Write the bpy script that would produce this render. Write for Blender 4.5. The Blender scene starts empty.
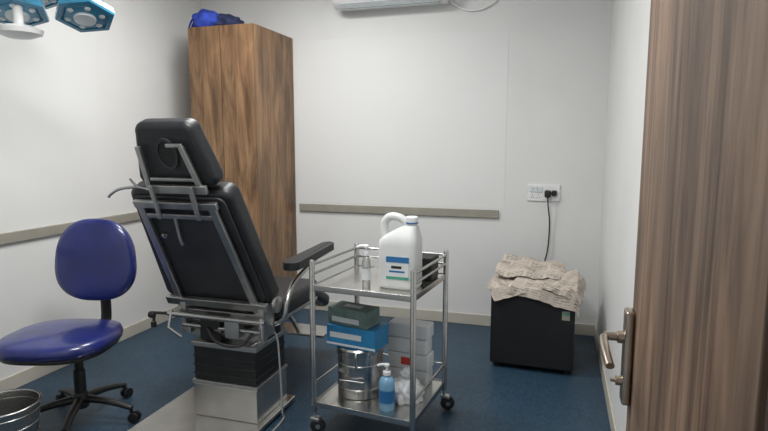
import bpy, bmesh, math, random
from mathutils import Vector, Matrix, noise
random.seed(4)
SC=bpy.context.scene
COL=bpy.context.collection
rad=math.radians

# ------------------------------------------------------------ materials
def newmat(name):
    m=bpy.data.materials.new(name); m.use_nodes=True
    nt=m.node_tree; b=nt.nodes['Principled BSDF']
    return m,nt,b
def mat(name,col,rough=.5,metal=0.,var=.08,scale=12.,bump=0.,coat=0.,trans=0.,emit=0.,alpha=1.,stretch=(1,1,1)):
    m,nt,b=newmat(name); N=nt.nodes; L=nt.links
    tc=N.new('ShaderNodeTexCoord'); mp=N.new('ShaderNodeMapping'); mp.inputs['Scale'].default_value=stretch
    L.new(tc.outputs['Object'],mp.inputs['Vector'])
    nz=N.new('ShaderNodeTexNoise'); nz.inputs['Scale'].default_value=scale; nz.inputs['Detail'].default_value=4
    L.new(mp.outputs['Vector'],nz.inputs['Vector'])
    cr=N.new('ShaderNodeValToRGB')
    c=Vector(col)
    cr.color_ramp.elements[0].position=.3; cr.color_ramp.elements[1].position=.7
    cr.color_ramp.elements[0].color=(*(c*(1-var)),1); cr.color_ramp.elements[1].color=(*[min(1,x*(1+var)) for x in c],1)
    L.new(nz.outputs['Fac'],cr.inputs['Fac']); L.new(cr.outputs['Color'],b.inputs['Base Color'])
    b.inputs['Roughness'].default_value=rough; b.inputs['Metallic'].default_value=metal
    b.inputs['Coat Weight'].default_value=coat; b.inputs['Transmission Weight'].default_value=trans
    if emit: 
        b.inputs['Emission Color'].default_value=(*col,1); b.inputs['Emission Strength'].default_value=emit
    if alpha<1: b.inputs['Alpha'].default_value=alpha
    if bump:
        bp=N.new('ShaderNodeBump'); bp.inputs['Strength'].default_value=bump; bp.inputs['Distance'].default_value=.01
        L.new(nz.outputs['Fac'],bp.inputs['Height']); L.new(bp.outputs['Normal'],b.inputs['Normal'])
    return m
def wood(name,dark,mid,light,sc=(5,5,.5),rough=.45,fine=.28,dist=1.2,lo=.34,hi=.64):
    m,nt,b=newmat(name); N=nt.nodes; L=nt.links
    tc=N.new('ShaderNodeTexCoord'); mp=N.new('ShaderNodeMapping'); mp.inputs['Scale'].default_value=sc
    L.new(tc.outputs['Object'],mp.inputs['Vector'])
    n1=N.new('ShaderNodeTexNoise'); n1.inputs['Scale'].default_value=1.6; n1.inputs['Detail'].default_value=9; n1.inputs['Roughness'].default_value=.66; n1.inputs['Distortion'].default_value=dist
    L.new(mp.outputs['Vector'],n1.inputs['Vector'])
    mp2=N.new('ShaderNodeMapping'); mp2.inputs['Scale'].default_value=(sc[0]*9,sc[1]*9,sc[2]*4); L.new(tc.outputs['Object'],mp2.inputs['Vector'])
    n2=N.new('ShaderNodeTexNoise'); n2.inputs['Scale'].default_value=1.5; n2.inputs['Detail'].default_value=5; L.new(mp2.outputs['Vector'],n2.inputs['Vector'])
    mx=N.new('ShaderNodeMath'); mx.operation='MULTIPLY_ADD'; mx.inputs[1].default_value=fine; L.new(n2.outputs['Fac'],mx.inputs[0]); 
    mm=N.new('ShaderNodeMath'); mm.operation='MULTIPLY'; mm.inputs[1].default_value=1-fine; L.new(n1.outputs['Fac'],mm.inputs[0]); L.new(mm.outputs[0],mx.inputs[2])
    cr=N.new('ShaderNodeValToRGB'); e=cr.color_ramp.elements
    e[0].position=lo; e[0].color=(*dark,1); e[1].position=hi; e[1].color=(*light,1)
    x=e.new((lo+hi)/2); x.color=(*mid,1)
    L.new(mx.outputs[0],cr.inputs['Fac'])
    # large soft patches of darker heartwood
    mp3=N.new('ShaderNodeMapping'); mp3.inputs['Scale'].default_value=(3.2,3.2,1.1); L.new(tc.outputs['Object'],mp3.inputs['Vector'])
    n3=N.new('ShaderNodeTexNoise'); n3.inputs['Scale'].default_value=1.4; n3.inputs['Detail'].default_value=3; n3.inputs['Distortion'].default_value=.8; L.new(mp3.outputs['Vector'],n3.inputs['Vector'])
    mr=N.new('ShaderNodeMapRange'); mr.inputs['From Min'].default_value=.35; mr.inputs['From Max'].default_value=.6; mr.inputs['To Min'].default_value=.66; mr.inputs['To Max'].default_value=1.08; L.new(n3.outputs['Fac'],mr.inputs['Value'])
    vm=N.new('ShaderNodeVectorMath'); vm.operation='SCALE'; L.new(cr.outputs['Color'],vm.inputs[0]); L.new(mr.outputs[0],vm.inputs['Scale'])
    L.new(vm.outputs['Vector'],b.inputs['Base Color'])
    b.inputs['Roughness'].default_value=rough
    return m
def news():
    m,nt,b=newmat('newsprint'); N=nt.nodes; L=nt.links
    uv=N.new('ShaderNodeTexCoord'); PAPER=(.54,.475,.41,1)
    br=N.new('ShaderNodeTexBrick'); br.offset=.37; br.inputs['Scale'].default_value=1
    br.inputs['Brick Width'].default_value=.060; br.inputs['Row Height'].default_value=.019; br.inputs['Mortar Size'].default_value=.0048
    br.inputs['Color1'].default_value=(.07,.06,.055,1); br.inputs['Color2'].default_value=(.27,.235,.205,1); br.inputs['Mortar'].default_value=PAPER
    L.new(uv.outputs['UV'],br.inputs['Vector'])
    b2=N.new('ShaderNodeTexBrick'); b2.offset=.5; b2.inputs['Scale'].default_value=1
    b2.inputs['Brick Width'].default_value=.125; b2.inputs['Row Height'].default_value=.095; b2.inputs['Mortar Size'].default_value=.010
    b2.inputs['Color1'].default_value=(0,0,0,1); b2.inputs['Color2'].default_value=(.75,.75,.75,1); b2.inputs['Mortar'].default_value=(1,1,1,1)
    L.new(uv.outputs['UV'],b2.inputs['Vector'])
    mx=N.new('ShaderNodeMixRGB'); L.new(b2.outputs['Color'],mx.inputs['Fac']); L.new(br.outputs['Color'],mx.inputs['Color1']); mx.inputs['Color2'].default_value=PAPER
    L.new(mx.outputs['Color'],b.inputs['Base Color']); b.inputs['Roughness'].default_value=.9
    return m
def floor_mat():
    m,nt,b=newmat('vinyl_floor_blue'); N=nt.nodes; L=nt.links
    tc=N.new('ShaderNodeTexCoord')
    n=N.new('ShaderNodeTexNoise'); n.inputs['Scale'].default_value=70; n.inputs['Detail'].default_value=6; n.inputs['Roughness'].default_value=.7
    L.new(tc.outputs['Object'],n.inputs['Vector'])
    cr=N.new('ShaderNodeValToRGB'); e=cr.color_ramp.elements
    e[0].position=.38; e[0].color=(.012,.032,.056,1); e[1].position=.66; e[1].color=(.032,.074,.118,1)
    L.new(n.outputs['Fac'],cr.inputs['Fac']); L.new(cr.outputs['Color'],b.inputs['Base Color'])
    n3=N.new('ShaderNodeTexNoise'); n3.inputs['Scale'].default_value=3; L.new(tc.outputs['Object'],n3.inputs['Vector'])
    mr=N.new('ShaderNodeMapRange'); mr.inputs['To Min'].default_value=.38; mr.inputs['To Max'].default_value=.56
    L.new(n3.outputs['Fac'],mr.inputs['Value']); L.new(mr.outputs[0],b.inputs['Roughness'])
    return m

M={}
M['wall']=mat('wall_paint',(.71,.715,.705),.75,var=.022,scale=2.5,bump=.02)
M['panel']=mat('wall_panel_white',(.718,.725,.717),.7,var=.015,scale=2)
M['ceil']=mat('ceiling_paint',(.8,.8,.79),.8,var=.02)
M['floor']=floor_mat()
M['trim']=mat('bump_rail_beige',(.30,.285,.24),.6,var=.08,scale=9)
M['base']=mat('skirting_beige',(.50,.475,.41),.5,var=.06,scale=6)
M['ward']=wood('wardrobe_laminate',(.070,.034,.015),(.205,.112,.054),(.32,.190,.096),(4,4,.6),.45,.22,1.8,.36,.60)
M['door']=wood('door_laminate',(.060,.033,.020),(.175,.110,.070),(.28,.185,.124),(5,5,.55),.55,.22,1.3,.38,.60)
M['jamb']=wood('door_frame_laminate',(.03,.016,.012),(.06,.034,.024),(.09,.055,.035),(5,5,.5),.6)
M['steel']=mat('stainless_steel',(.47,.47,.46),.25,1.,var=.10,scale=25,stretch=(1,1,6))
M['steelb']=mat('brushed_steel_frame',(.50,.50,.49),.36,1.,var=.12,scale=18)
M['steelp']=mat('stainless_plate',(.62,.61,.58),.24,1.,var=.1,scale=7)
M['handle']=mat('satin_nickel_warm',(.46,.39,.32),.3,1.,var=.12)
M['dark']=mat('black_plastic',(.012,.012,.013),.4,var=.2)
M['leather']=mat('black_upholstery',(.016,.017,.020),.45,var=.25,scale=40,bump=.12)
M['leather2']=mat('grey_back_panel',(.030,.031,.035),.5,var=.35,scale=5)
M['blue']=mat('blue_vinyl_wrapped',(.012,.020,.135),.3,var=.3,scale=6,bump=.45,coat=.45)
M['bluec']=mat('blue_fabric',(.02,.05,.35),.8,var=.3)
M['navy']=mat('navy_fabric',(.012,.018,.06),.8,var=.3)
M['white']=mat('white_plastic',(.78,.79,.79),.35,var=.03)
M['milk']=mat('milky_hdpe',(.72,.74,.73),.4,var=.04,trans=.15)
M['fridge']=mat('fridge_black',(.006,.006,.007),.55,var=.2)
M['news']=news()
M['boxblue']=mat('carton_blue',(.02,.20,.42),.5,var=.15)
M['boxwhite']=mat('carton_white',(.62,.64,.65),.6,var=.05)
M['boxgreen']=mat('carton_green',(.13,.20,.18),.6,var=.25,scale=20)
M['red']=mat('label_red',(.55,.05,.03),.5)
M['lblue']=mat('label_blue',(.02,.14,.35),.45)
M['lgreen']=mat('label_green',(.05,.30,.20),.5)
M['sanit']=mat('sanitizer_blue_liquid',(.25,.50,.72),.2,trans=.3)
M['clear']=mat('clear_plastic',(.80,.82,.82),.1,trans=.85,var=.02)
M['bag']=mat('white_polybag',(.62,.63,.64),.4,var=.08,bump=.5,scale=30)
M['card']=mat('cardboard',(.42,.25,.12),.8,var=.15)
M['lampblue']=mat('lamp_blue_glass',(.045,.22,.36),.15,var=.15,coat=.4)
M['lampw']=mat('lamp_enamel',(.62,.68,.70),.3)
M['cable']=mat('cable_grey',(.32,.32,.32),.5)
M['panelL']=mat('led_diffuser',(1,.99,.98),.5,var=.0,emit=4.)
M['black']=mat('rubber_black',(.01,.01,.01),.6)

# ------------------------------------------------------------ helpers
def empty(name,loc=(0,0,0),rz=0):
    o=bpy.data.objects.new(name,None); COL.objects.link(o); o.location=loc; o.rotation_euler=(0,0,rad(rz)); o.empty_display_size=.1; return o
def add(name,bm,mt,parent=None,loc=(0,0,0),rot=(0,0,0),bev=0,smooth=False,seg=3,sub=0):
    me=bpy.data.meshes.new(name); bmesh.ops.recalc_face_normals(bm,faces=bm.faces[:]); bm.to_mesh(me); bm.free()
    o=bpy.data.objects.new(name,me); COL.objects.link(o)
    o.location=loc; o.rotation_euler=[rad(r) for r in rot]
    if mt: me.materials.append(M[mt] if isinstance(mt,str) else mt)
    if smooth:
        for p in me.polygons: p.use_smooth=True
    if bev:
        b=o.modifiers.new('bev','BEVEL'); b.width=bev; b.segments=seg; b.limit_method='ANGLE'; b.angle_limit=rad(40)
        for p in me.polygons: p.use_smooth=True
        w=o.modifiers.new('wn','WEIGHTED_NORMAL'); w.keep_sharp=False
    if sub:
        s=o.modifiers.new('sub','SUBSURF'); s.levels=sub; s.render_levels=sub
    if parent: o.parent=parent
    return o
def box(name,size,loc,mt,parent=None,rot=(0,0,0),bev=.003,seg=2):
    bm=bmesh.new(); bmesh.ops.create_cube(bm,size=1)
    bmesh.ops.scale(bm,vec=size,verts=bm.verts)
    return add(name,bm,mt,parent,loc,rot,bev,seg=seg)
def box2(name,lo,hi,mt,parent=None,bev=.003):
    lo=Vector(lo);hi=Vector(hi)
    return box(name,hi-lo,(lo+hi)/2,mt,parent,bev=bev)
def lathe(name,prof,mt,parent=None,loc=(0,0,0),rot=(0,0,0),n=32,closed=True,sx=1,sy=1):
    bm=bmesh.new(); rings=[]
    for r,z in prof:
        rings.append([bm.verts.new((r*sx*math.cos(2*math.pi*i/n),r*sy*math.sin(2*math.pi*i/n),z)) for i in range(n)])
    for a,b in zip(rings,rings[1:]):
        for i in range(n): bm.faces.new((a[i],a[(i+1)%n],b[(i+1)%n],b[i]))
    if closed: bm.faces.new(rings[0]); bm.faces.new(rings[-1])
    o=add(name,bm,mt,parent,loc,rot,0,True)
    e=o.modifiers.new('es','EDGE_SPLIT'); e.split_angle=rad(38)
    return o
def smoothpath(pts,k=6):
    P=[Vector(p) for p in pts]
    if len(P)<3 or k<=1: return P
    out=[]
    for i in range(len(P)-1):
        p0=P[max(i-1,0)];p1=P[i];p2=P[i+1];p3=P[min(i+2,len(P)-1)]
        for j in range(k):
            t=j/k
            out.append(.5*((2*p1)+(-p0+p2)*t+(2*p0-5*p1+4*p2-p3)*t*t+(-p0+3*p1-3*p2+p3)*t**3))
    out.append(P[-1]); return out
def tube(name,pts,r,mt,parent=None,k=6,n=12,flat=1.,rads=None):
    P=smoothpath(pts,k); bm=bmesh.new(); rings=[]; m=len(P)
    up=None
    for i,p in enumerate(P):
        t=(P[min(i+1,m-1)]-P[max(i-1,0)]).normalized()
        if up is None:
            up=Vector((0,0,1)) if abs(t.z)<.9 else Vector((0,1,0))
        s=t.cross(up).normalized(); up2=s.cross(t).normalized(); up=up2
        rr=r if rads is None else rads[0]+(rads[1]-rads[0])*i/(m-1)
        rings.append([bm.verts.new(p+s*(math.cos(2*math.pi*j/n)*rr)+up2*(math.sin(2*math.pi*j/n)*rr*flat)) for j in range(n)])
    for a,b in zip(rings,rings[1:]):
        for i in range(n): bm.faces.new((a[i],a[(i+1)%n],b[(i+1)%n],b[i]))
    bm.faces.new(rings[0]); bm.faces.new(rings[-1])
    o=add(name,bm,mt,parent,smooth=True)
    e=o.modifiers.new('es','EDGE_SPLIT'); e.split_angle=rad(50)
    return o
def slab(name,outline,thick,mt,parent=None,loc=(0,0,0),rot=(0,0,0),bev=.01,seg=4,holes=None):
    bm=bmesh.new()
    vs=[bm.verts.new((x,0,z)) for x,z in outline]; f=bm.faces.new(vs)
    r=bmesh.ops.extrude_face_region(bm,geom=[f]); 
    bmesh.ops.translate(bm,vec=(0,thick,0),verts=[g for g in r['geom'] if isinstance(g,bmesh.types.BMVert)])
    return add(name,bm,mt,parent,loc,rot,bev,seg=seg)
def rrect(w,h,r,n=5,wt=None):
    wt=w if wt is None else wt; out=[]
    for cx,cz,a0 in ((w/2-r,r,-90),(wt/2-r,h-r,0),(-wt/2+r,h-r,90),(-w/2+r,r,180)):
        for i in range(n+1):
            a=rad(a0+90*i/n); out.append((cx+r*math.cos(a),cz+r*math.sin(a)))
    return out
def loftrr(name,secs,mt,parent=None,loc=(0,0,0),rot=(0,0,0),n=6,ex=4):
    bm=bmesh.new(); rings=[]; K=40
    for z,w,d,cx,cy in secs:
        ring=[]
        for i in range(K):
            a=2*math.pi*i/K; c=math.cos(a); s=math.sin(a)
            ring.append(bm.verts.new((cx+w/2*math.copysign(abs(c)**(2/ex),c),cy+d/2*math.copysign(abs(s)**(2/ex),s),z)))
        rings.append(ring)
    for a,b in zip(rings,rings[1:]):
        for i in range(K): bm.faces.new((a[i],a[(i+1)%K],b[(i+1)%K],b[i]))
    bm.faces.new(rings[0]); bm.faces.new(rings[-1])
    o=add(name,bm,mt,parent,loc,rot,smooth=True)
    e=o.modifiers.new('es','EDGE_SPLIT'); e.split_angle=rad(45)
    return o

# ------------------------------------------------------------ room
XL,XR,YB,YF,ZC=-2.95,.305,4.25,.48,2.75
box2('floor',(XL-.1,-.9,-.1),(XR+.6,YB+.1,0),'floor',bev=0)
box2('ceiling',(XL-.1,YF-.14,ZC),(XR+.1,YB+.1,ZC+.1),'ceil',bev=0)
box2('wall_left',(XL-.1,YF-.14,0),(XL,YB+.1,ZC),'wall',bev=0)
box2('wall_back',(XL,YB,0),(XR,YB+.1,ZC),'wall',bev=0)
box2('wall_right',(XR,YF-.14,0),(XR+.1,YB+.1,ZC),'wall',bev=0)
bm=bmesh.new()
def bmbox(bm,lo,hi):
    lo=Vector(lo);hi=Vector(hi); r=bmesh.ops.create_cube(bm,size=1)
    bmesh.ops.scale(bm,vec=hi-lo,verts=r['verts']); bmesh.ops.translate(bm,vec=(lo+hi)/2,verts=r['verts'])
bmbox(bm,(XL,YF-.14,0),(-.80,YF,ZC)); bmbox(bm,(-.80,YF-.14,2.14),(XR,YF,ZC)); bmbox(bm,(.25,YF-.14,0),(XR,YF,2.14))
add('wall_front',bm,'wall')
box2('baseboard_left',(XL,YF,0),(XL+.012,YB,.085),'base')
box2('baseboard_back',(XL+.012,YB-.012,0),(XR-.012,YB,.085),'base')
box2('baseboard_right',(XR-.012,YF+.02,0),(XR,YB,.085),'base')
box2('trim_1',(XL,YF,.845),(XL+.02,YB-.7,.905),'trim')
box2('trim_2',(-2.06,YB-.02,.845),(-.42,YB,.905),'trim')
box2('trim_3',(-2.06,YB-.002,.92),(-.38,YB,2.22),'panel',bev=.0008)

# ------------------------------------------------------------ door
d=empty('door_1',(.160,.50,0))
box2('leaf',(0,0,.01),(.036,.75,2.10),'door',d,bev=.002)
box2('handle_plate',(-.018,.70,.86),(0,.745,1.06),'handle',d,bev=.005)
lathe('handle_rose',[(.013,0),(.013,.012),(.009,.014),(.009,.040)],'handle',d,(-.017,.723,1.0),(0,-90,0),20)
tube('lever',[(-.052,.723,1.0),(-.058,.705,1.0),(-.058,.645,.995),(-.054,.59,.985)],.0085,'handle',d,4,12,.8)
lathe('key_turn',[(.010,0),(.010,.012),(.004,.013),(.004,.022)],'handle',d,(-.017,.723,.905),(0,-90,0),16)
for i,z in enumerate((.25,1.05,1.85)):
    lathe('hinge_%d'%i,[(.006,0),(.006,.09)],'steelb',d,(.012,-.007,z),(0,0,0),12)
fr=empty('door_frame')
box2('jamb_right',(.16,YF-.16,0),(.25,YF+.003,2.14),'jamb',fr)
box2('jamb_left',(-.80,YF-.16,0),(-.72,YF+.02,2.14),'jamb',fr)
box2('jamb_head',(-.72,YF-.16,2.11),(.16,YF+.003,2.14),'jamb',fr)

# ------------------------------------------------------------ wardrobe
w=empty('wardrobe',(-2.365,3.93,0))
W0,W1,D0,D1,HW=-.27,.27,-.31,.31,2.245
box2('plinth',(W0+.01,D0+.03,0),(W1-.01,D1-.01,.07),'dark',w)
box2('carcass',(W0,D0+.02,.07),(W1,D1,HW),'ward',w,bev=.002)
box2('door_left',(W0,D0,.075),(-.002,D0+.018,HW-.002),'ward',w,bev=.002)
box2('door_right',(.002,D0,.075),(W1,D0+.018,HW-.002),'ward',w,bev=.002)
for s in (-1,1):
    tube('handle_%d'%s,[(s*.03,D0,1.0),(s*.03,D0-.03,1.01),(s*.03,D0-.03,1.14),(s*.03,D0,1.15)],.005,'steel',w,1)

b=empty('backpack',(-2.49,3.80,2.247))
def blob(name,sx,sy,sz,loc,mt,parent,amp=.15,seed=0,flat=True,fr=2.2):
    bm=bmesh.new(); bmesh.ops.create_icosphere(bm,subdivisions=4,radius=1)
    for v in bm.verts:
        n=noise.noise(v.co*fr+Vector((seed,seed*2,0)))*amp
        v.co=Vector((v.co.x*sx,v.co.y*sy,v.co.z*sz))*(1+n)
        if flat and v.co.z<-sz*.55: v.co.z=-sz*.55
    zmin=min(v.co.z for v in bm.verts)
    for v in bm.verts: v.co.z-=zmin
    return add(name,bm,mt,parent,loc,smooth=True)
blob('bag_body',.14,.12,.075,(.05,.02,0),'navy',b,.25,1)
blob('bag_pocket',.12,.11,.088,(-.05,-.05,0),'bluec',b,.3,3)
tube('strap',[(-.10,-.05,.09),(-.15,-.08,.09),(-.185,-.10,.02),(-.185,-.11,-.09),(-.180,-.09,-.03),(-.172,-.06,.05),(-.10,-.02,.07)],.014,'bluec',b,6,8,.5)

# ------------------------------------------------------------ AC
a=empty('air_conditioner',(-1.245,YB,2.415))
bm=bmesh.new()
prof=[(0,0.02),(-.05,0),(-.13,.0),(-.19,.035),(-.215,.09),(-.215,.24),(-.19,.285),(0,.29)]
L_=[bm.verts.new((-.43,y,z)) for y,z in prof]; R_=[bm.verts.new((.43,y,z)) for y,z in prof]
for i in range(len(prof)):
    j=(i+1)%len(prof); bm.faces.new((L_[i],L_[j],R_[j],R_[i]))
bm.faces.new(L_); bm.faces.new(R_)
add('housing',bm,'white',a,bev=.008)
box('louver',(.76,.075,.006),(0,-.155,.008),'lampw',a,(-28,0,0),bev=.002)
box('outlet_slot',(.76,.05,.01),(0,-.115,.0),'dark',a,(0,0,0),bev=.001)
box2('front_line',(-.42,-.2165,.10),(.42,-.2155,.104),'dark',a,bev=0)
tube('cable',[(.42,-.03,.04),(.48,-.015,-.01),(.58,-.012,-.05),(.70,-.012,-.035),(.79,-.012,.05),(.82,-.012,.33)],.008,'white',a)

# ------------------------------------------------------------ socket
s=empty('wall_socket',(-.10,YB,1.045))
box2('plate',(-.115,-.012,-.062),(.115,0,.062),'white',s,bev=.004)
for i in range(3): box2('switch_%d'%i,(-.10+i*.032,-.018,.005),(-.075+i*.032,-.011,.045),'lampw',s,bev=.002)
for x in (-.078,-.036,.045):
    for dx,dz in ((0,.012),(-.008,-.006),(.008,-.006)):
        lathe('pin',[(.003,0),(.003,.003)],'black',s,(x+dx,-.012,-.028+dz),(90,0,0),8)
box('plug',(.045,.045,.05),(.03,-.035,-.005),'black',s,bev=.01)
box('plug_2',(.035,.03,.04),(.075,-.026,.0),'black',s,bev=.008)
tube('cord',[(.03,-.05,-.02),(.035,-.055,-.08),(.05,-.03,-.22),(.045,-.03,-.40),(.025,-.035,-.52),(.03,-.06,-.62),(.03,-.05,-.80)],.005,'black',s)

# ------------------------------------------------------------ fridge
g=empty('mini_fridge',(-.115,3.68,0),-2)
FW,FD,FH=.25,.25,.50
box2('cabinet',(-FW,-FD+.045,.02),(FW,FD,FH),'fridge',g,bev=.008)
box2('fridge_door',(-FW,-FD,.03),(FW,-FD+.04,FH-.002),'fridge',g,bev=.012)
box2('gasket',(-FW+.01,-FD+.038,.04),(FW-.01,-FD+.047,FH-.01),'black',g,bev=0)
box2('handle_recess',(-FW+.02,-FD-.003,FH-.05),(FW-.02,-FD+.01,FH-.035),'black',g)
box2('energy_label',(FW-.075,-FD-.0015,FH-.15),(FW-.03,-FD+.001,FH-.095),'trim',g,bev=0)
box2('energy_label_stripe',(FW-.072,-FD-.0025,FH-.12),(FW-.033,-FD,FH-.105),'lgreen',g,bev=0)
for sx in (-1,1):
    for sy in (-1,1): lathe('foot',[(.018,0),(.018,.025)],'black',g,(sx*(FW-.04),sy*(FD-.05),0),n=14)

# newspapers: spread-open sheets with sharp folds, hanging over the edges
def sheet(bm,cx,cy,w,h,rz,lift,seed,amp,tilt,front=.9):
    uvl=bm.loops.layers.uv.verify(); nx,ny=48,48; g=[]
    c,s=math.cos(rad(rz)),math.sin(rad(rz))
    for j in range(ny+1):
        row=[]
        for i in range(nx+1):
            lx=(i/nx-.5)*w; ly=(j/ny-.5)*h
            if j in (0,ny): ly+=.010*noise.noise(Vector((lx*20,seed,j)))
            if i in (0,nx): lx+=.010*noise.noise(Vector((ly*20,seed,i+5)))
            x=cx+c*lx-s*ly; y=cy+s*lx+c*ly
            p1=abs(((lx/w*2.5+seed)%1)-.5)*2; p2=abs(((ly/h*1.6+lx/w*.7+seed*.7)%1)-.5)*2
            z=lift+amp*(.55*p1+.45*p2)+tilt*max(0,(y+FD)/(2*FD))
            z+=amp*.5*noise.noise(Vector((x*9,y*9,seed)))
            ox=max(0,abs(x)-FW-.006); oy=max(0,-y-FD-.010)
            if ox>0:
                x=math.copysign(FW+.006+ox*.55,x); z-=ox*.7
            if oy>0:
                y=-(FD+.010+oy*(1-front)*.8+lift*.35+.012*p1); z-=oy*front
            row.append((bm.verts.new((x,y,FH+z)),(lx+seed,ly)))
        g.append(row)
    for j in range(ny):
        for i in range(nx):
            q=[g[j][i],g[j][i+1],g[j+1][i+1],g[j+1][i]]
            f=bm.faces.new([a[0] for a in q])
            for l,a in zip(f.loops,q): l[uvl].uv=a[1]
bm=bmesh.new()
sheet(bm,.02,-.04,.56,.46,2,.004,1.3,.010,.02)
sheet(bm,-.17,-.14,.28,.38,24,.012,7.7,.018,.03,.7)
sheet(bm,.10,-.16,.44,.38,-11,.022,4.15,.022,.08)
sheet(bm,-.04,.06,.42,.34,-5,.034,9.2,.030,.07)
sheet(bm,.20,-.12,.20,.38,-20,.036,11.3,.020,.07,.8)
o=add('newspapers',bm,'news',None,(-.115,3.68,0),(0,0,-2),smooth=False)
so=o.modifiers.new('sol','SOLIDIFY'); so.thickness=.0012

# ------------------------------------------------------------ examination chair  (faces +Y)
CX=-1.575
c=empty('medical_examination_chair',(CX,0,0))
box2('base_plate',(-.36,1.90,.012),(.245,2.64,.035),'steelp',c,bev=.006)
for x in (-.32,.2):
    for y in (1.97,2.58): lathe('leveller',[(.02,0),(.02,.014)],'black',c,(x,y,0),n=14)
box2('column_skirt',(-.145,2.29,.035),(.215,2.60,.205),'steelp',c,bev=.005)
box2('column_band',(-.150,2.285,.205),(.22,2.605,.225),'steelb',c,bev=.003)
box2('column_block',(-.14,2.295,.225),(.21,2.595,.40),'dark',c,bev=.006)
for i in range(3): box2('column_rib_%d'%i,(-.144,2.291,.255+i*.045),(.214,2.599,.262+i*.045),'dark',c,bev=.002)
box2('column_cap',(-.15,2.285,.40),(.22,2.605,.425),'steelb',c)
for sx in (-1,1):
    box2('seat_rail_%d'%sx,(sx*.17-.015,2.30,.46),(sx*.17+.015,2.92,.50),'steelb',c)
box2('carriage_cross_front',(-.20,2.36,.425),(.22,2.40,.47),'steelb',c)
box2('carriage_cross_back',(-.20,2.54,.425),(.22,2.58,.47),'steelb',c)
box2('seat_pan',(-.26,2.38,.50),(.26,2.92,.52),'steelb',c)
def cushion(name,w,h,t,loc,rot,mt,wt=None,r=.06,bev=.03):
    return slab(name,rrect(w,h,r,6,wt),t,mt,c,loc,rot,bev,5)
cushion('seat_cushion',.56,.52,.10,(0,2.42,.62),(-90,0,0),'leather')
cushion('leg_rest',.44,.36,.08,(0,2.93,.60),(-118,0,0),'leather')
for sx in (-1,1): tube('legrest_strut_%d'%sx,[(sx*.16,2.85,.49),(sx*.16,3.12,.41)],.012,'steelb',c,1)
box2('foot_plate',(-.18,3.17,.17),(.18,3.36,.185),'steelp',c)
tube('foot_plate_arm',[(0,2.90,.49),(0,3.12,.28),(0,3.2,.18)],.014,'steelb',c,1)
LEAN=27.
bk=empty('back_assembly',(-.01,2.37,.61)); bk.rotation_euler=(rad(LEAN),0,0); bk.parent=c
slab('back_cushion',rrect(.62,.66,.05,6,.54),.10,'leather',bk,(-.02,.0,0),bev=.03,seg=5)
slab('back_shell',rrect(.56,.60,.04,5,.48),.012,'leather2',bk,(-.02,-.012,.03),bev=.004,seg=2)
def bar(name,p,q,wd,th,mt,parent):
    p=Vector(p);q=Vector(q); d_=q-p; L=d_.length
    a_=math.degrees(math.atan2(d_.x,d_.z))
    return box(name,(wd,th,L),(p+q)/2,mt,parent,(0,a_,0),bev=.003)
bar('frame_left',(-.215,-.035,-.02),(-.205,-.035,.60),.036,.02,'steelb',bk)
bar('frame_right',(.215,-.035,-.02),(.165,-.035,.60),.036,.02,'steelb',bk)
bar('frame_top',(-.235,-.035,.605),(.195,-.035,.605),.034,.022,'steelb',bk)
bar('frame_mid',(-.20,-.035,.545),(.17,-.035,.545),.024,.016,'steelb',bk)
bar('frame_bottom',(-.29,-.04,.03),(.28,-.04,.03),.045,.025,'steelb',bk)
bar('frame_bottom_2',(-.22,-.045,-.03),(.24,-.045,-.03),.035,.02,'steelb',bk)
tube('centre_slot_rod',[(-.05,-.03,.54),(-.07,-.03,.42),(-.07,-.03,.38)],.008,'steelb',bk)
lathe('frame_knob',[(.014,0),(.014,.02),(.008,.022)],'steel',bk,(-.12,-.045,.45),(90,0,0),16)
for sx in (-1,1):
    lathe('hinge_disc_%d'%sx,[(.04,0),(.04,.015)],'steelb',bk,(sx*.285,.02,.0),(0,90,0),24)
hd=empty('head_assembly',(.005,-.005,.665)); hd.rotation_euler=(rad(-6),0,0); hd.parent=bk
slab('head_cushion',rrect(.40,.295,.05,6,.30),.085,'leather',hd,(0,0,.01),bev=.028,seg=5)
lathe('head_hole',[(.052,0),(.052,.006)],'black',hd,(.0,-.001,.17),(90,0,0),28,sx=.8,sy=1.15)
lathe('head_hole_ring',[(.050,0),(.062,0),(.062,.010),(.050,.010),(.050,0)],'leather2',hd,(.0,-.001,.17),(90,0,0),28,closed=False,sx=.8,sy=1.15)
bar('head_frame_left',(-.13,-.022,.02),(-.125,-.022,.21),.024,.016,'steelb',hd)
bar('head_frame_right',(.13,-.022,.02),(.09,-.022,.21),.024,.016,'steelb',hd)
bar('head_cross',(.02,-.024,.215),(.10,-.024,.215),.016,.012,'steelb',hd)
bar('head_frame_bottom',(-.13,-.024,.015),(.16,-.024,.015),.038,.02,'steelb',hd)
bar('head_frame_low',(-.11,-.022,.06),(.12,-.022,.06),.014,.014,'steelb',hd)
bar('head_post_l',(-.10,-.05,-.12),(-.10,-.05,.04),.02,.014,'steelb',hd)
bar('head_post_r',(.10,-.05,-.12),(.10,-.05,.04),.02,.014,'steelb',hd)
tube('head_lever',[(-.10,-.05,.02),(-.17,-.055,.035),(-.26,-.06,.025),(-.315,-.06,.0),(-.335,-.06,-.015)],.0065,'steel',hd)
tube('head_lever_low',[(-.16,-.05,.03),(-.18,-.055,.055),(-.19,-.055,.075)],.005,'steel',hd)
box2('mech_plate_l',(-.22,2.31,.46),(-.19,2.42,.63),'steelb',c)
box2('mech_plate_r',(.22,2.31,.46),(.25,2.42,.63),'steelb',c)
tube('mech_rod_1',[(-.26,2.27,.56),(.28,2.27,.56)],.013,'steel',c,1)
tube('mech_rod_2',[(-.20,2.30,.50),(.24,2.30,.50)],.010,'steel',c,1)
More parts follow.
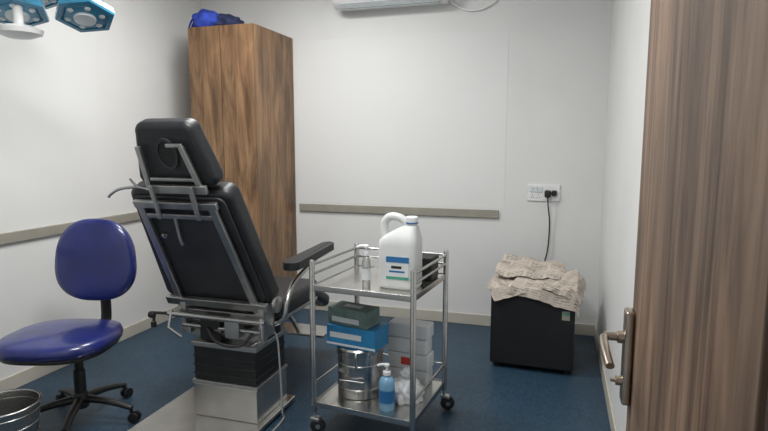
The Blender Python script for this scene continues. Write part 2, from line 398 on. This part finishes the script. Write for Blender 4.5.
lathe('actuator',[(.028,0),(.028,.22),(.014,.225),(.014,.33)],'steelp',c,(.0,2.30,.47),(-60,0,0),20)
box2('motor',(-.10,2.29,.43),(.02,2.36,.54),'dark',c,bev=.012)
box2('gear_block',(.05,2.28,.46),(.13,2.34,.56),'steelb',c,bev=.006)
tube('linkage_l',[(-.24,2.27,.58),(-.24,2.24,.50),(-.18,2.26,.45)],.009,'steel',c,1)
tube('linkage_r',[(.26,2.27,.58),(.27,2.25,.49),(.20,2.28,.44)],.009,'steel',c,1)
tube('side_crank',[(-.26,2.27,.56),(-.33,2.26,.56),(-.335,2.25,.52)],.008,'dark',c,1)
lathe('crank_knob',[(.016,0),(.018,.02),(.012,.03)],'dark',c,(-.36,2.255,.55),(0,90,0),16)
lathe('crank_knob_low',[(.014,0),(.014,.025)],'dark',c,(-.335,2.25,.49),(0,0,0),16)
tube('power_cable',[(.23,2.40,.50),(.26,2.42,.44),(.272,2.42,.30),(.278,2.42,.15),(.28,2.42,.05),(.285,2.40,.008),(.29,2.1,.008)],.005,'cable',c)
tube('hose_1',[(-.05,2.29,.50),(.04,2.24,.45),(.15,2.26,.44),(.2,2.30,.5)],.008,'dark',c)
for sx in (-1,1):
    X=sx*.325-.02
    slab('armrest_pad_%d'%sx,rrect(.09,.54,.04,6,.075),.04,'leather',c,(X,2.47,.81),(-88,0,0),.016,4)
    tube('armrest_support_%d'%sx,[(X,2.80,.765),(X,2.66,.735),(X,2.52,.69),(sx*.31,2.44,.62),(sx*.30,2.42,.54),(sx*.24,2.42,.50)],.013,'steel',c)
    box('armrest_bar_%d'%sx,(.024,.36,.008),(X,2.72,.768),'steelb',c,(2,0,0))

# ------------------------------------------------------------ office chair (blue)
SR=-164
st=empty('office_chair',(-2.28,2.13,0),SR)   # local +Y = facing direction of sitter
for k in range(5):
    an=rad(72*k+20-SR-8); dx,dy=math.cos(an),math.sin(an)
    tube('leg_%d'%k,[(dx*.03,dy*.03,.115),(dx*.15,dy*.15,.105),(dx*.27,dy*.27,.075)],.02,'dark',st,4,10,.8,(.026,.016))
    tube('caster_stem_%d'%k,[(dx*.265,dy*.265,.08),(dx*.265,dy*.265,.045)],.008,'dark',st,1)
    for q in (-1,1):
        lathe('caster_%d_%d'%(k,q),[(.012,-.009),(.026,-.007),(.027,0),(.026,.007),(.012,.009)],'dark',st,(dx*.28-dy*q*.014,dy*.28+dx*q*.014,.0275),(90,0,math.degrees(an)),20)
lathe('hub',[(.035,.07),(.04,.09),(.04,.13),(.03,.15)],'dark',st)
lathe('gas_column',[(.028,.15),(.028,.27),(.022,.272),(.022,.40)],'dark',st)
box2('seat_mechanism',(-.09,-.10,.385),(.09,.12,.42),'dark',st,bev=.01)
def pad(name,w,d,t,loc,rot,mt,parent,ex=2.8,crown=.35,taper=0.):
    bm=bmesh.new(); K=48; rings=[]
    lev=[(0,.55,.0),(0,.9,.03),(.12,.985,.0),(.5,1.,0),(.85,.97,0),(1.,.86,0),(1.12,.6,0),(1.2,.25,0)]
    for zz,sc,_ in lev:
        ring=[]
        for i in range(K):
            a=2*math.pi*i/K; cc=math.cos(a); ss=math.sin(a)
            x=w/2*sc*math.copysign(abs(cc)**(2/ex),cc); y=d/2*sc*math.copysign(abs(ss)**(2/ex),ss)
            x*=1+taper*(y/(d/2))
            ring.append(bm.verts.new((x,y,zz*t)))
        rings.append(ring)
    for A,B in zip(rings,rings[1:]):
        for i in range(K): bm.faces.new((A[i],A[(i+1)%K],B[(i+1)%K],B[i]))
    bm.faces.new(rings[0]); bm.faces.new(rings[-1])
    return add(name,bm,mt,parent,loc,rot,smooth=True)
pad('seat_shell',.49,.46,.03,(.04,.06,.40),(0,0,0),'dark',st)
pad('seat',.52,.49,.065,(.04,.06,.42),(0,0,0),'blue',st)
pad('backrest',.43,.44,.05,(0,-.245,.785),(-84,0,0),'blue',st,2.5,taper=.08)
pad('backrest_shell',.40,.41,.025,(0,-.25,.785),(96,0,0),'dark',st,2.5,taper=-.08)
tube('back_bracket',[(0,-.02,.395),(0,-.20,.395),(0,-.285,.43),(0,-.295,.58),(0,-.28,.76)],.03,'dark',st,5,10,.3)

# ------------------------------------------------------------ steel bin
bn=empty('waste_bin',(-2.225,1.68,0))
lathe('bin_wall',[(.105,0),(.108,.005),(.138,.30),(.134,.30),(.104,.012),(.0,.010)],'steel',bn,closed=False,n=48)
lathe('bin_bottom',[(.106,0),(.106,.006)],'steel',bn,n=40)
def ring(name,R,z,r,mt,parent,loc=(0,0,0)):
    bm=bmesh.new(); n,m=48,10; rs=[]
    for i in range(n):
        a=2*math.pi*i/n
        rs.append([bm.verts.new(((R+r*math.cos(2*math.pi*j/m))*math.cos(a),(R+r*math.cos(2*math.pi*j/m))*math.sin(a),z+r*math.sin(2*math.pi*j/m))) for j in range(m)])
    for i in range(n):
        A,B=rs[i],rs[(i+1)%n]
        for j in range(m): bm.faces.new((A[j],A[(j+1)%m],B[(j+1)%m],B[j]))
    return add(name,bm,mt,parent,loc,smooth=True)
ring('bin_rim',.138,.30,.006,'steel',bn)
for i in range(5): ring('bin_band_%d'%i,.110+.0053*(i+.6),.05+.055*i,.004,'steel',bn)

# ------------------------------------------------------------ trolley
tr=empty('instrument_trolley',(-.815,2.58,0),-6)
tw,td=.255,.24
for sx in (-1,1):
    for sy in (-1,1):
        lathe('post_%d_%d'%(sx,sy),[(.0135,.11),(.0135,.85),(.009,.858)],'steel',tr,(sx*tw,sy*td,0),n=16)
        lathe('caster_stem_%d_%d'%(sx,sy),[(.008,.06),(.008,.115)],'steelb',tr,(sx*tw,sy*td,0),n=12)
        lathe('caster_wheel_%d_%d'%(sx,sy),[(.02,-.013),(.034,-.011),(.038,0),(.034,.011),(.02,.013)],'black',tr,(sx*tw+.02,sy*td,.038),(90,0,25),24)
        lathe('caster_hub_%d_%d'%(sx,sy),[(.012,-.015),(.012,.015)],'steelb',tr,(sx*tw+.02,sy*td,.038),(90,0,25),16)
        box('caster_fork_%d_%d'%(sx,sy),(.05,.036,.02),(sx*tw+.008,sy*td,.072),'steelb',tr,bev=.006)
for nm,z in (('top',.735),('bottom',.155)):
    box2('shelf_'+nm,(-tw,-td,z-.004),(tw,td,z),'steelp',tr,bev=.001)
    for sy in (-1,1):
        box2('shelf_lip_%s_%d'%(nm,sy),(-tw,sy*td-.004,z-.024),(tw,sy*td+.004,z+.004),'steel',tr,bev=.002)
    for sx in (-1,1):
        box2('shelf_side_%s_%d'%(nm,sx),(sx*tw-.004,-td,z-.024),(sx*tw+.004,td,z+.004),'steel',tr,bev=.002)
for nm,z in (('a',.835),('b',.79)):
    for sx in (-1,1): tube('rail_%s_%d'%(nm,sx),[(sx*tw,-td,z),(sx*tw,td,z)],.007,'steel',tr,1)
    tube('rail_%s_back'%nm,[(-tw,td,z),(tw,td,z)],.007,'steel',tr,1)
for sx in (-1,1): tube('rail_low_%d'%sx,[(sx*tw,-td,.25),(sx*tw,td,.25)],.006,'steel',tr,1)
tube('rail_low_back',[(-tw,td,.25),(tw,td,.25)],.006,'steel',tr,1)

ZT=.7355
j=empty('plastic_jerrycan',(-.69,2.475,ZT),-4)
loftrr('can_body',[(0,.17,.12,0,0),(.008,.185,.135,0,0),(.02,.19,.14,0,0),(.20,.19,.14,0,0),(.225,.185,.135,0.003,0),(.25,.15,.11,.015,0),(.275,.10,.08,.035,0),(.292,.065,.06,.05,0)],'milk',j,ex=4.5)
lathe('can_neck',[(.024,0),(.024,.03)],'milk',j,(.055,0,.285))
lathe('can_cap',[(.027,0),(.028,.003),(.028,.024),(.024,.028)],'white',j,(.055,0,.306))
lathe('cap_ring',[(.029,0),(.029,.006)],'lblue',j,(.055,0,.302))
tube('can_handle',[(.04,0,.275),(.015,0,.315),(-.025,0,.330),(-.062,0,.322),(-.080,0,.285),(-.078,0,.21)],.021,'milk',j,6,12,.9)
box2('label',(-.045,-.0715,.05),(.065,-.069,.155),'boxwhite',j,bev=0)
box2('label_band_top',(-.045,-.0725,.128),(.065,-.070,.155),'lblue',j,bev=0)
box2('label_mark',(-.02,-.0725,.10),(.03,-.070,.112),'dark',j,bev=0)
box2('label_band_mid',(-.03,-.0725,.082),(.045,-.070,.090),'lblue',j,bev=0)
box2('label_band_bottom',(-.045,-.0725,.05),(.065,-.070,.062),'lgreen',j,bev=0)

def pump(name,loc,r,h,body,liquid=None,label=None):
    e=empty(name,loc)
    lathe('bottle',[(r*.9,0),(r,.006),(r,h*.60),(r*.8,h*.68),(r*.42,h*.72),(r*.42,h*.76)],body,e,n=28)
    lathe('collar',[(r*.5,0),(r*.5,h*.07)],'white',e,(0,0,h*.755),n=20)
    lathe('stem',[(.005,0),(.005,h*.12)],'white',e,(0,0,h*.82),n=12)
    tube('spout',[(.012,0,h*.965),(-.01,-.002,h*.97),(-.035,-.005,h*.955),(-.042,-.006,h*.93)],.0065,'white',e,4,10)
    lathe('pump_head',[(.011,0),(.012,.008),(.008,.014)],'white',e,(0,0,h*.93),n=16)
    if label: lathe('label',[(r*1.015,h*.18),(r*1.015,h*.45)],label,e,n=28,closed=False)
    return e
pump('pump_bottle',(-.84,2.42,ZT),.020,.20,'clear',label='boxwhite')
pump('sanitizer_bottle',(-.735,2.405,.1555),.038,.225,'sanit',label='lblue')
k=empty('black_storage_case',(-.675,2.68,ZT),-6)
box2('case_body',(-.11,-.055,0),(.11,.055,.085),'dark',k,bev=.006); box2('case_lid',(-.113,-.058,.085),(.113,.058,.115),'black',k,bev=.008)
box2('case_latch',(-.02,-.062,.07),(.02,-.057,.10),'dark',k)

ZS=.1555
dr=empty('steel_sterilizing_drum',(-.918,2.55,ZS))
lathe('drum_body',[(.108,0),(.114,.005),(.114,.225)],'steel',dr,n=48)
ring('drum_band_low',.114,.05,.004,'steel',dr); ring('drum_band',.114,.17,.004,'steel',dr)
lathe('drum_lid',[(.118,0),(.119,.004),(.119,.03),(.112,.038)],'steel',dr,(0,0,.215),n=48)
tube('drum_handle',[(-.06,-.108,.10),(-.06,-.13,.105),(.06,-.13,.105),(.06,-.108,.10)],.004,'steel',dr,1)
tube('drum_latch',[(.02,-.118,.24),(.02,-.128,.22),(.02,-.116,.15)],.006,'steel',dr,3)
zb=ZS+.2545
bx=empty('blue_carton',(-.925,2.53,zb),-9)
box2('carton',(-.135,-.075,0),(.135,.075,.105),'boxblue',bx,bev=.003)
box2('carton_label',(-.115,-.0762,.045),(.06,-.0745,.072),'boxwhite',bx,bev=0)
box2('carton_stripe',(-.135,-.076,.008),(.135,-.0745,.018),'boxwhite',bx,bev=0)
gb=empty('glove_box',(-.945,2.53,zb+.1055),-14)
box2('carton',(-.115,-.06,0),(.115,.06,.085),'boxgreen',gb,bev=.003)
box2('carton_label',(-.09,-.0612,.015),(.07,-.0595,.04),'boxwhite',gb,bev=0)
box2('carton_top_slot',(-.05,-.02,.0845),(.05,.02,.0862),'boxwhite',gb,bev=0)
wb=empty('paper_pack_stack',(-.70,2.735,ZS),-6)
for i,(dx,h0,h1) in enumerate(((0,0,.085),(.006,.0865,.17),(-.004,.1715,.25),(.004,.2515,.325))):
    box2('pack_%d'%i,(-.12+dx,-.05,h0),(.10+dx,.055,h1),'boxwhite',wb,bev=.008)
box2('hazard_label',(-.04,-.0515,.11),(.03,-.0495,.15),'red',wb,bev=0)
bg=empty('plastic_bag',(-.672,2.535,ZS))
blob('bag_body',.08,.085,.07,(0,0,0),'bag',bg,.3,5,fr=3.2)
blob('bag_knot',.03,.03,.03,(0,0,.095),'bag',bg,.4,2,fr=4,flat=False)

cb=empty('cardboard_box',(-2.30,3.42,0),8)
box2('carton',(-.13,-.10,0),(.13,.10,.11),'card',cb); box2('tape',(-.025,-.101,.0),(.025,.101,.1115),'boxwhite',cb,bev=0)

# ------------------------------------------------------------ surgical light: hub with petal pods
sl=empty('surgical_light',(-2.27,2.12,0))
lathe('ceiling_mount',[(.12,0),(.12,.05),(.05,.09),(.03,.10)],'lampw',sl,(0,0,ZC),(180,0,0))
tube('drop_tube',[(0,0,ZC-.08),(0,0,2.26)],.025,'lampw',sl,1)
lathe('hub',[(.05,0),(.09,.02),(.09,.06),(.03,.09)],'lampw',sl,(0,0,2.17),n=32)
def pod(tag,loc,rot,R):
    e=empty('pod_'+tag,loc); e.rotation_euler=[rad(x) for x in rot]; e.parent=sl
    lathe('housing',[(.0,.06),(R*.55,.055),(R*.92,.03),(R,.0),(R*.97,-.014),(R*.80,-.016),(R*.78,-.006),(.0,-.006)],'lampblue',e,n=6,closed=False)
    lathe('lens',[(R*.74,-.006),(R*.70,-.014),(R*.3,-.02),(0,-.02)],'lampblue',e,n=6,closed=False)
    lathe('lens_centre',[(R*.36,-.019),(R*.34,-.03),(0,-.036)],'lampw',e,n=24,closed=False)
    for i in range(6):
        a=rad(60*i)
        lathe('led_%d'%i,[(R*.10,0),(R*.10,.006),(R*.07,.010)],'lampw',e,(math.cos(a)*R*.56,math.sin(a)*R*.56,-.012),(180,0,0),16)
    p=Vector(loc); tube('arm_'+tag,[p+Vector((0,0,.05)),(p+Vector((0,0,.10)))*.6+Vector((0,0,2.2))*.4,Vector((0,0,2.20))],.014,'lampw',sl)
pod('a',(-.10,-.10,1.995),(-14,-12,10),.135)
pod('b',(.125,.06,1.998),(-22,-6,25),.135)
pod('c',(-.24,.14,2.14),(-14,-10,0),.125)
pod('d',(.14,-.22,2.20),(20,10,40),.125)
lathe('sterile_grip',[(.0,0),(.05,.004),(.090,.02),(.096,.04),(.06,.055),(.02,.06),(.02,.16)],'white',sl,(-.05,-.14,1.865),(0,0,0),28,closed=False)

# ------------------------------------------------------------ ceiling luminaires
def panel(name,x,y,sx,sy,power,col=(1,.99,.97)):
    e=empty(name,(x,y,ZC))
    box2('frame',(-sx/2-.02,-sy/2-.02,-.012),(sx/2+.02,sy/2+.02,0),'white',e)
    box2('diffuser',(-sx/2,-sy/2,-.014),(sx/2,sy/2,-.011),'panelL',e,bev=0)
    l=bpy.data.lights.new(name+'_lamp','AREA'); l.shape='RECTANGLE'; l.size=sx; l.size_y=sy; l.energy=power; l.color=col
    o=bpy.data.objects.new('lamp',l); COL.objects.link(o); o.location=(0,0,-.02); o.parent=e
panel('ceiling_light',-1.65,2.9,.6,.6,32)
panel('ceiling_light',-1.0,1.5,.6,.6,35)
wd=bpy.data.worlds.new('w'); SC.world=wd; wd.use_nodes=True
wd.node_tree.nodes['Background'].inputs['Color'].default_value=(.85,.92,1,1); wd.node_tree.nodes['Background'].inputs['Strength'].default_value=.5

# ------------------------------------------------------------ camera
cam=bpy.data.cameras.new('camera'); co=bpy.data.objects.new('camera',cam); COL.objects.link(co)
co.location=(0,0,1.4); co.rotation_euler=(rad(90-7.3),0,rad(17.3)); cam.sensor_width=36; cam.lens=26.25; cam.clip_start=.02
SC.camera=co
SC.view_settings.view_transform='Standard'; SC.view_settings.look='None'; SC.view_settings.exposure=0
